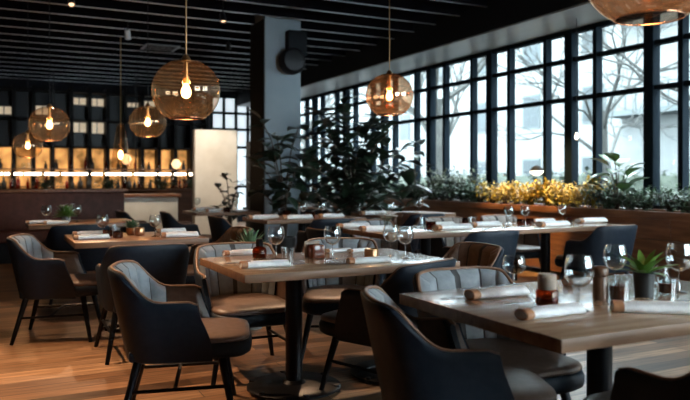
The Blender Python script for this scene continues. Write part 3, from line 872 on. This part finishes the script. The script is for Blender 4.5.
t = empty('bare_bulb_pendant', (6.55,6.55,1.75), 0, 'tiny bare golden bulb hanging before the window above the planter', 'pendant lamp')
b = MB(); b.tube([(0,0,.05),(0,0,1.52)], .003, 6); b.build('cord', M['black_metal'], t)
b = MB(); b.lathe([(.001,.06),(.010,.055),(.012,.04),(.019,.015),(.019,-.01),(.001,-.03)], 16, cap=False); b.build('bulb', M['bulb_white'], t, 180)
# bell glass pendant
t = empty('bell_pendant', (1.98,12.6,1.42), 0, 'long clear bell glass pendant hanging at left in front of the lit bar', 'pendant lamp')
b = MB(); b.lathe([(.03,.75),(.07,.70),(.10,.5),(.15,.15),(.16,.0)], 28, cap=False); b.build('glass_bell', M['globe'], t, 180)
b = MB(); b.tube([(0,0,.3),(0,0,2.45)], .006, 6); b.build('cord', M['brass'], t)
b = MB(); b.lathe([(.001,.3),(.03,.28),(.045,.22),(.03,.16),(.001,.14)], 16, cap=False); b.build('bulb', M['bulb'], t, 180)

# ------------------------------------------------------------------ ceiling fittings
def spot(x, y, label, tx, ty, body='black_metal', e=260, col=(1,.62,.34), size=42, tz=0):
    z = 3.5
    t = empty('track_spotlight', (x,y,z), 0, label, 'spotlight', 'ceiling spotlights')
    d = Vector((tx-x, ty-y, tz-z)).normalized()
    q = d.to_track_quat('-Z', 'Y').to_matrix().to_4x4()
    b = MB(); b.lathe([(.001,.07),(.035,.07),(.04,.06),(.045,-.07),(.038,-.07),(.036,-.05),(.001,-.05)], 20, cap=False, m=q); b.build('lamp_head', M[body], t)
    b = MB(); b.tube([(0,0,.03),(0,0,.40)], .01, 8); b.build('stem', M['black_metal'], t)
    b = MB(); b.lathe([(.001,-.052),(.034,-.052)], 20, cap=False, m=q); b.build('lens', mat('spot lens', (1,.8,.6), .3, emis=col, es=1.6), t)
    l = bpy.data.lights.new('spot_beam', 'SPOT'); l.energy = e; l.color = col; l.spot_size = math.radians(size); l.spot_blend = .5; l.shadow_soft_size = .04
    lo = bpy.data.objects.new('spot_beam', l); COL.objects.link(lo); lo.location = Vector((x,y,z)) + d*.075
    lo.rotation_euler = d.to_track_quat('-Z','Y').to_euler()
WARM = (1,.64,.38)
spot(1.9, 11.4, 'white ceiling spotlight head left of the largest left globe cord', 2.4, 12.7, 'white_plastic', 260, (1,.82,.6), tz=.6)
spot(.9, 9.6, 'black ceiling spotlight high over the far left globes', .7, 6.6, e=260, col=WARM, size=36)
spot(3.3, 7.0, 'small black ceiling spotlight near the top, glowing orange', 1.9, 4.9, e=240, col=WARM, size=40)
spot(5.2, 6.6, 'black ceiling spotlight at top aimed at the lamplight-tinted shrubs', 6.55, 7.3, e=1000, col=(1,.70,.32), size=38, tz=.9)
spot(-.7, 5.6, 'black ceiling spotlight outside the left edge over the plank floor', .1, 4.2, e=540, col=WARM, size=54)
spot(.2, 6.9, 'black ceiling spotlight over the floor left of the centre table', .75, 4.7, e=300, col=WARM, size=44)
spot(2.9, 9.6, 'small ceiling spotlight left of the column, faintly lit', 2.9, 8.0, e=200, col=WARM)
spot(3.6, 11.6, 'added ceiling spotlight brightening the cream partition, above its gap to the column', 4.05, 13.9, e=420, col=(1,.86,.70), size=40, tz=1.3)  # lamp added to brighten the cream partition
for (x, y, lb) in ((2.7, 12.8, 'grey square ceiling air vent left of the column'), (1.75, 8.8, 'dark square ceiling air vent above the largest left globe')):
    t = empty('air_vent', (x,y,3.585), 0, lb, 'vent')
    b = MB(); b.box(-.3,.3,-.3,.3,0,.015,.003); b.build('vent_plate', M['column'], t)
    b = MB()
    for k in range(7): b.box(-.25,.25,-.25+k*.08,-.22+k*.08,-.006,.004)
    b.build('louvres', M['black'], t)
# round speaker on the column
t = empty('wall_speaker', (3.98,9.74,2.98), 0, 'black round loudspeaker mounted high on the blue-grey column', 'speaker')
b = MB(); b.lathe([(.001,.0),(.17,.0),(.20,.03),(.20,.12),(.16,.16),(.001,.16)], 28, cap=False, m=Matrix.Rotation(PI/2,4,'X')); b.build('housing', M['black'], t)
b = MB(); b.box(-.06,.24,-.10,.06,.1,.46,.01); b.build('bracket', M['beam'], t)
b = MB(); b.lathe([(.001,.162),(.13,.162),(.15,.158)], 28, cap=False, m=Matrix.Rotation(PI/2,4,'X')); b.build('grille', M['black_metal'], t)

# ------------------------------------------------------------------ back of the room
# cream partition
b = MB(); b.box(3.62,4.5,13.9,14.1,0,2.22,.01); tag(b.build('cream_partition', M['cream']), 'tall plain cream partition panel left of the column', 'partition')
# cream counter
t = empty('service_counter', (2.9,13.0,0), 0, 'low cream service counter with wooden top left of the cream partition', 'counter')
b = MB(); b.box(-1.05,.10,-.3,.3,.0,.90,.02); b.build('counter_body', M['cream'], t)
b = MB(); b.box(-1.1,.15,-.35,.35,.90,.95,.01); b.build('countertop', M['walnut'], t)
# banquette at left back
t = empty('banquette', (.9,11.6,0), 0, 'long dark red leather banquette at the far left behind the tables', 'bench')
b = MB(); b.box(-1.6,1.0,.1,.3,.3,1.02,.03); b.build('backrest', M['banq'], t)
b = MB(); b.box(-1.6,1.0,-.4,.12,.30,.46,.03); b.build('seat', M['banq'], t)
b = MB(); b.box(-1.55,.95,-.34,.25,0,.30); b.build('base', M['black'], t)
b = MB(); b.box(-1.65,1.05,.08,.36,1.02,1.06,.008); b.build('top_rail', M['walnut'], t)
# back bar unit
bar = empty('back_bar', (2.6,17.9,0), 0, 'long black-framed back bar with backlit amber panels behind bottle shelves', 'shelving')
b = MB()
xs = [-3.4+.4107*i for i in range(15)]
for xx in xs: b.box(xx-.045, xx+.045, -.2, .25, 0, 3.4)
for zz in (.5, .92, 1.98, 2.62, 3.3): b.box(-3.4, 2.35, -.2, .25, zz-.025, zz+.025)
b.build('frame', M['black'], bar)
for i in range(14):
    b = MB(); b.box(xs[i]+.05, xs[i+1]-.05, .18, .20, 1.0, 1.95); b.build('lit_panel', M['amber_panel'], bar)
for i in range(14):
    b = MB(); b.box(xs[i]+.05, xs[i+1]-.05, .18, .20, .55, .90); b.build('lower_panel', M['amber_dim'], bar)
for i in range(14):
    b = MB(); b.box(xs[i]+.045, xs[i+1]-.045, .20, .21, 2.0, 3.28); b.build('dark_glass', M['slate_pane'], bar)
for i, z0, z1 in ((2,2.72,2.9),(6,3.02,3.18),(6,2.35,2.58),(7,3.0,3.18),(7,2.33,2.6),(9,3.02,3.12),(10,3.02,3.18),(4,2.75,2.95)):
    for k in range(2):
        w_ = (xs[i+1]-xs[i]-.12)/2; x0 = xs[i]+.05+k*(w_+.02)
        b = MB(); b.box(x0, x0+w_, .16,.17, z0, z1); b.build('lit_pane', M['lit_pane'], bar)
b = MB(); b.box(-3.4,2.35,-.45,.1,1.25-.22,1.25-.20,.0); b.build('shelf', M['walnut'], bar)
b = MB()
b.box(-3.4,2.35,-.9,-.45,0,1.0); b.build('bar_front', M['dark_wood'], bar)
# glowing row: one rail fixture with its tubes
rnd = random.Random(3)
rail = empty('linear_light_fixture', (2.1,16.965,1.37), 0, 'long black rail with a row of short glowing white tubes across the back bar', 'light')
b = MB(); b.box(-2.7,2.7,-.035,.035,-.01,.015)
for q in (-2.7, -.9, .9, 2.67): b.box(q, q+.03, -.015, .015, .01, ZC-1.37)
b.build('rail', M['black_metal'], rail)
xx = -2.65
while xx < 2.5:
    L = rnd.uniform(.10,.34)
    b = MB(); b.tube([(xx,0,-.038),(xx+L,0,-.038)], .029, 10); b.build('light_tube', M['bulb_white'], rail)
    xx += L + (rnd.uniform(.03,.10) if not -.05 < xx+L < .15 else .2)
# bottles on bar
bp = []
for pr, m in (([(.001,0),(.04,0),(.042,.01),(.042,.17),(.015,.22),(.014,.29),(.001,.29)],'amber_glass'),
              ([(.001,0),(.05,0),(.055,.02),(.05,.12),(.02,.17),(.02,.24),(.001,.24)],'pot_dark'),
              ([(.001,0),(.045,0),(.06,.08),(.05,.16),(.03,.17)],'glass')):
    b = MB(); b.lathe(pr, 14, cap=False); o = b.build('bottle', M[m]); o['category'] = 'bottle'; bp.append(o)
xx = -.5; i = 0
lb = ['amber bottle standing on the back bar below the glowing row', 'dark bottle standing on the back bar below the glowing row', 'clear carafe standing on the back bar below the glowing row']
while xx < 4.8:
    k = rnd.choice((0,0,1,1,2)); place(bp[k], xx, 17.2+rnd.uniform(-.1,.1), 1.001, 0, lb[k], ('amber','dark','clear')[k]+' bottles on the back bar', rnd.uniform(.8,1.15)); xx += rnd.uniform(.10,.2)
b = MB(); b.box(-.75,4.9,17.52,17.69,1.43,1.46); tag(b.build('bottle_shelf', M['walnut']), 'long upper bottle shelf across the amber-lit back bar', 'shelf')
xx = -.6
while xx < 4.8:
    k = rnd.choice((0,1,1,2)); place(bp[k], xx, 17.6, 1.461, 0, lb[k].replace('standing on the back bar below', 'on the upper shelf above'), ('amber','dark','clear')[k]+' bottles on the upper shelf', rnd.uniform(.7,1.05)); xx += rnd.uniform(.13,.34)
# plants on the bar
for q, (xq, rr) in enumerate(((1.0,.2),(2.3,.25),(3.5,.25),(4.2,.22))):
    place(GR[q%2], xq, 16.3+0*rr, .95, q, 'leafy dark plant on top of the divider before the back bar', 'plants on the divider', 1.5)
b = MB(); b.box(-.6,4.8,16.15,16.45,0,.95,.01); b.box(-.65,4.85,16.1,16.5,.93,.97,.01)
tag(b.build('divider', M['dark_wood']), 'long low wooden divider in front of the back bar', 'divider')
# dim round lamps at the bar
for x_, y_, z_, lb_ in ((2.45,14.9,1.63,'small warm ball lamp left of the bell glass pendant'), (3.62,15.5,1.55,'small warm ball lamp left of the cream partition')):
    t = empty('ball_lamp', (x_,y_,z_), 0, lb_, 'pendant lamp')
    b = MB(); b.lathe([(.001,-.11),(.06,-.09),(.11,0),(.06,.09),(.001,.11)], 18, cap=False); b.build('shade', mat('warm ball', (.8,.6,.4), .5, emis=(1,.62,.32), es=1.8), t, 180)
    b = MB(); b.tube([(0,0,.1),(0,0,3.75-z_)], .006, 6); b.build('cord', M['black_metal'], t)
# service cabinet with little orange lamp behind the column table
t = empty('service_cabinet', (4.55,12.9,0), 0, 'tall dark cabinet between the cream partition and the column', 'cabinet')
b = MB(); b.box(-.1,.5,-.3,.3,0,1.95,.01); b.build('body', M['black'], t)
b = MB(); b.box(-.09,.19,-.315,-.3,.05,1.9,.004); b.build('door', M['dark_wall'], t)
b = MB(); b.box(.21,.49,-.315,-.3,.05,1.9,.004); b.build('door', M['dark_wall'], t)
b = MB(); b.lathe([(.001,0),(.05,0),(.05,.01),(.01,.02),(.01,.12),(.07,.12),(.05,.22),(.001,.22)], 18, cap=False)
tag(b.build('small_lamp', M['orange'], loc=(4.62,12.75,1.95)), 'tiny orange lamp on top of the dark cabinet', 'lamp')

# ------------------------------------------------------------------ outside
b = MB(); b.box(XW+.3, 60, -30, 70, -.4, -.3); struct('trim_6', b, M['pavement'])
def facade(x, y0, y1, h, label, fl=3.2, bay=3.0, balc=True):
    t = empty('building', (x, (y0+y1)/2, -.3), 0, label, 'building')
    cy = (y0+y1)/2
    b = MB(); b.box(0, 8, y0-cy, y1-cy, 0, h); b.build('wall', M['facade'], t)
    z = .8; n = int((y1-y0)/bay)
    while z + 1.8 < h:
        for i in range(n):
            yy = y0-cy + (i+.5)*bay
            b = MB(); b.box(-.06, .02, yy-.62, yy+.62, z, z+1.7); w_ = b.build('window', M['facade2'], t)
            b = MB(); b.box(-.075, -.06, yy-.54, yy-.03, z+.08, z+1.62); b.box(-.075, -.06, yy+.03, yy+.54, z+.08, z+1.62); b.build('window_glass', M['facade_glass'], w_)
        if balc:
            b = MB(); b.box(-.9, 0, y0-cy, y1-cy, z-.45, z-.28); b.build('balcony_slab', M['facade2'], t)
            b = MB(); b.box(-.92, -.86, y0-cy, y1-cy, z+.45, z+.5)
            q = y0-cy
            while q < y1-cy: b.box(-.91,-.87,q,q+.03,z-.28,z+.45); q += .4
            b.build('balcony_rail', M['facade2'], t)
        z += fl
    return t
facade(19, -6, 17, 13, 'pale apartment building with balconies across the street, seen through the right windows')
facade(24, 21, 60, 9.5, 'pale plain building farther along the street, seen through the middle windows', balc=False, bay=4)
def street_tree(x, y, h, r, seed, label):
    rnd = random.Random(seed)
    t = empty('street_tree', (x,y,-.3), 0, label, 'tree', 'bare street trees')
    b = MB(); top = Vector((rnd.uniform(-.2,.2), rnd.uniform(-.2,.2), h*.45))
    b.tube([(0,0,0), top*.5+Vector((.05,0,0)), top], [r*1.15, r, r*.8], 10)
    b.build('trunk', M['bark_out'], t)
    b = MB()
    def rec(p, d, L, rr, dep):
        mid = p + d*L*.5 + Vector((rnd.gauss(0,.05),rnd.gauss(0,.05),rnd.gauss(0,.04)))*L
        e = p + d*L
        b.tube([p, mid, e], [rr, rr*.8, rr*.6], 5)
        if dep == 0: return
        for k in range(3):
            nd = (d + Vector((rnd.gauss(0,.5), rnd.gauss(0,.5), rnd.gauss(.1,.35)))).normalized()
            rec(e if k < 2 else mid, nd, L*rnd.uniform(.6,.8), rr*.58, dep-1)
    for k in range(5):
        a = k*1.3+rnd.random(); rec(top*(.55+.1*k), Vector((math.cos(a)*.7, math.sin(a)*.7, .6)).normalized(), h*.24, r*.45, 4)
    b.build('branches', M['bark_out'], t)
street_tree(12.0, 7.6, 7, .15, 2, 'bare street tree with thin trunk at far right through the windows')
street_tree(13.2, 12.4, 7, .12, 4, 'bare street tree behind the second window from the right')
street_tree(12.5, 18.5, 9, .24, 6, 'bare street tree with thick pale trunk seen right of the copper pendant')
street_tree(12.6, 29, 9, .2, 9, 'bare street tree far down the street left of the copper pendant')
b = MB(); rnd = random.Random(9)
for i in range(4200):
    yy = rnd.uniform(0, 34); b.leaf((15.5+rnd.uniform(-.5,.5), yy, -.3+rnd.uniform(.1,1.75)), (rnd.gauss(0,1),rnd.gauss(0,1),rnd.gauss(0,1)), .22, .14, k=2)
b.box(15.2,15.8,0,34,-.3,1.3)
tag(b.build('hedge', M['hedge'], None, 180), 'long trimmed green hedge along the street outside', 'hedge')

# ------------------------------------------------------------------ light
w = bpy.data.worlds.new('overcast sky'); S.world = w; w.use_nodes = True
nt = w.node_tree; bg = nt.nodes['Background']
bg.inputs[0].default_value = (.80,.93,1,1); bg.inputs[1].default_value = 20.0
for i, (a, c) in enumerate(((-2.5,5),(5,12),(12,19))):
    l = bpy.data.lights.new('window_portal', 'AREA'); l.shape='RECTANGLE'; l.size = c-a; l.size_y = 2.35
    l.cycles.is_portal = True
    o = bpy.data.objects.new('window_portal', l); COL.objects.link(o); o.location = (XW+.2, (a+c)/2, 2.05)
    o.rotation_euler = Vector((-1,0,0)).to_track_quat('-Z','Y').to_euler()
    o.rotation_euler = (PI/2, 0, PI/2)

l = bpy.data.lights.new('window_portal', 'AREA'); l.shape='RECTANGLE'; l.size = 2.6; l.size_y = 2.3; l.cycles.is_portal = True
o = bpy.data.objects.new('window_portal', l); COL.objects.link(o); o.location = (4.2, YF-.25, 2.05); o.rotation_euler = (PI/2, 0, PI)
S.view_settings.view_transform = 'Standard'; S.view_settings.look = 'None'
S.view_settings.exposure = .22; S.view_settings.gamma = 1
S.view_settings.use_curve_mapping = False
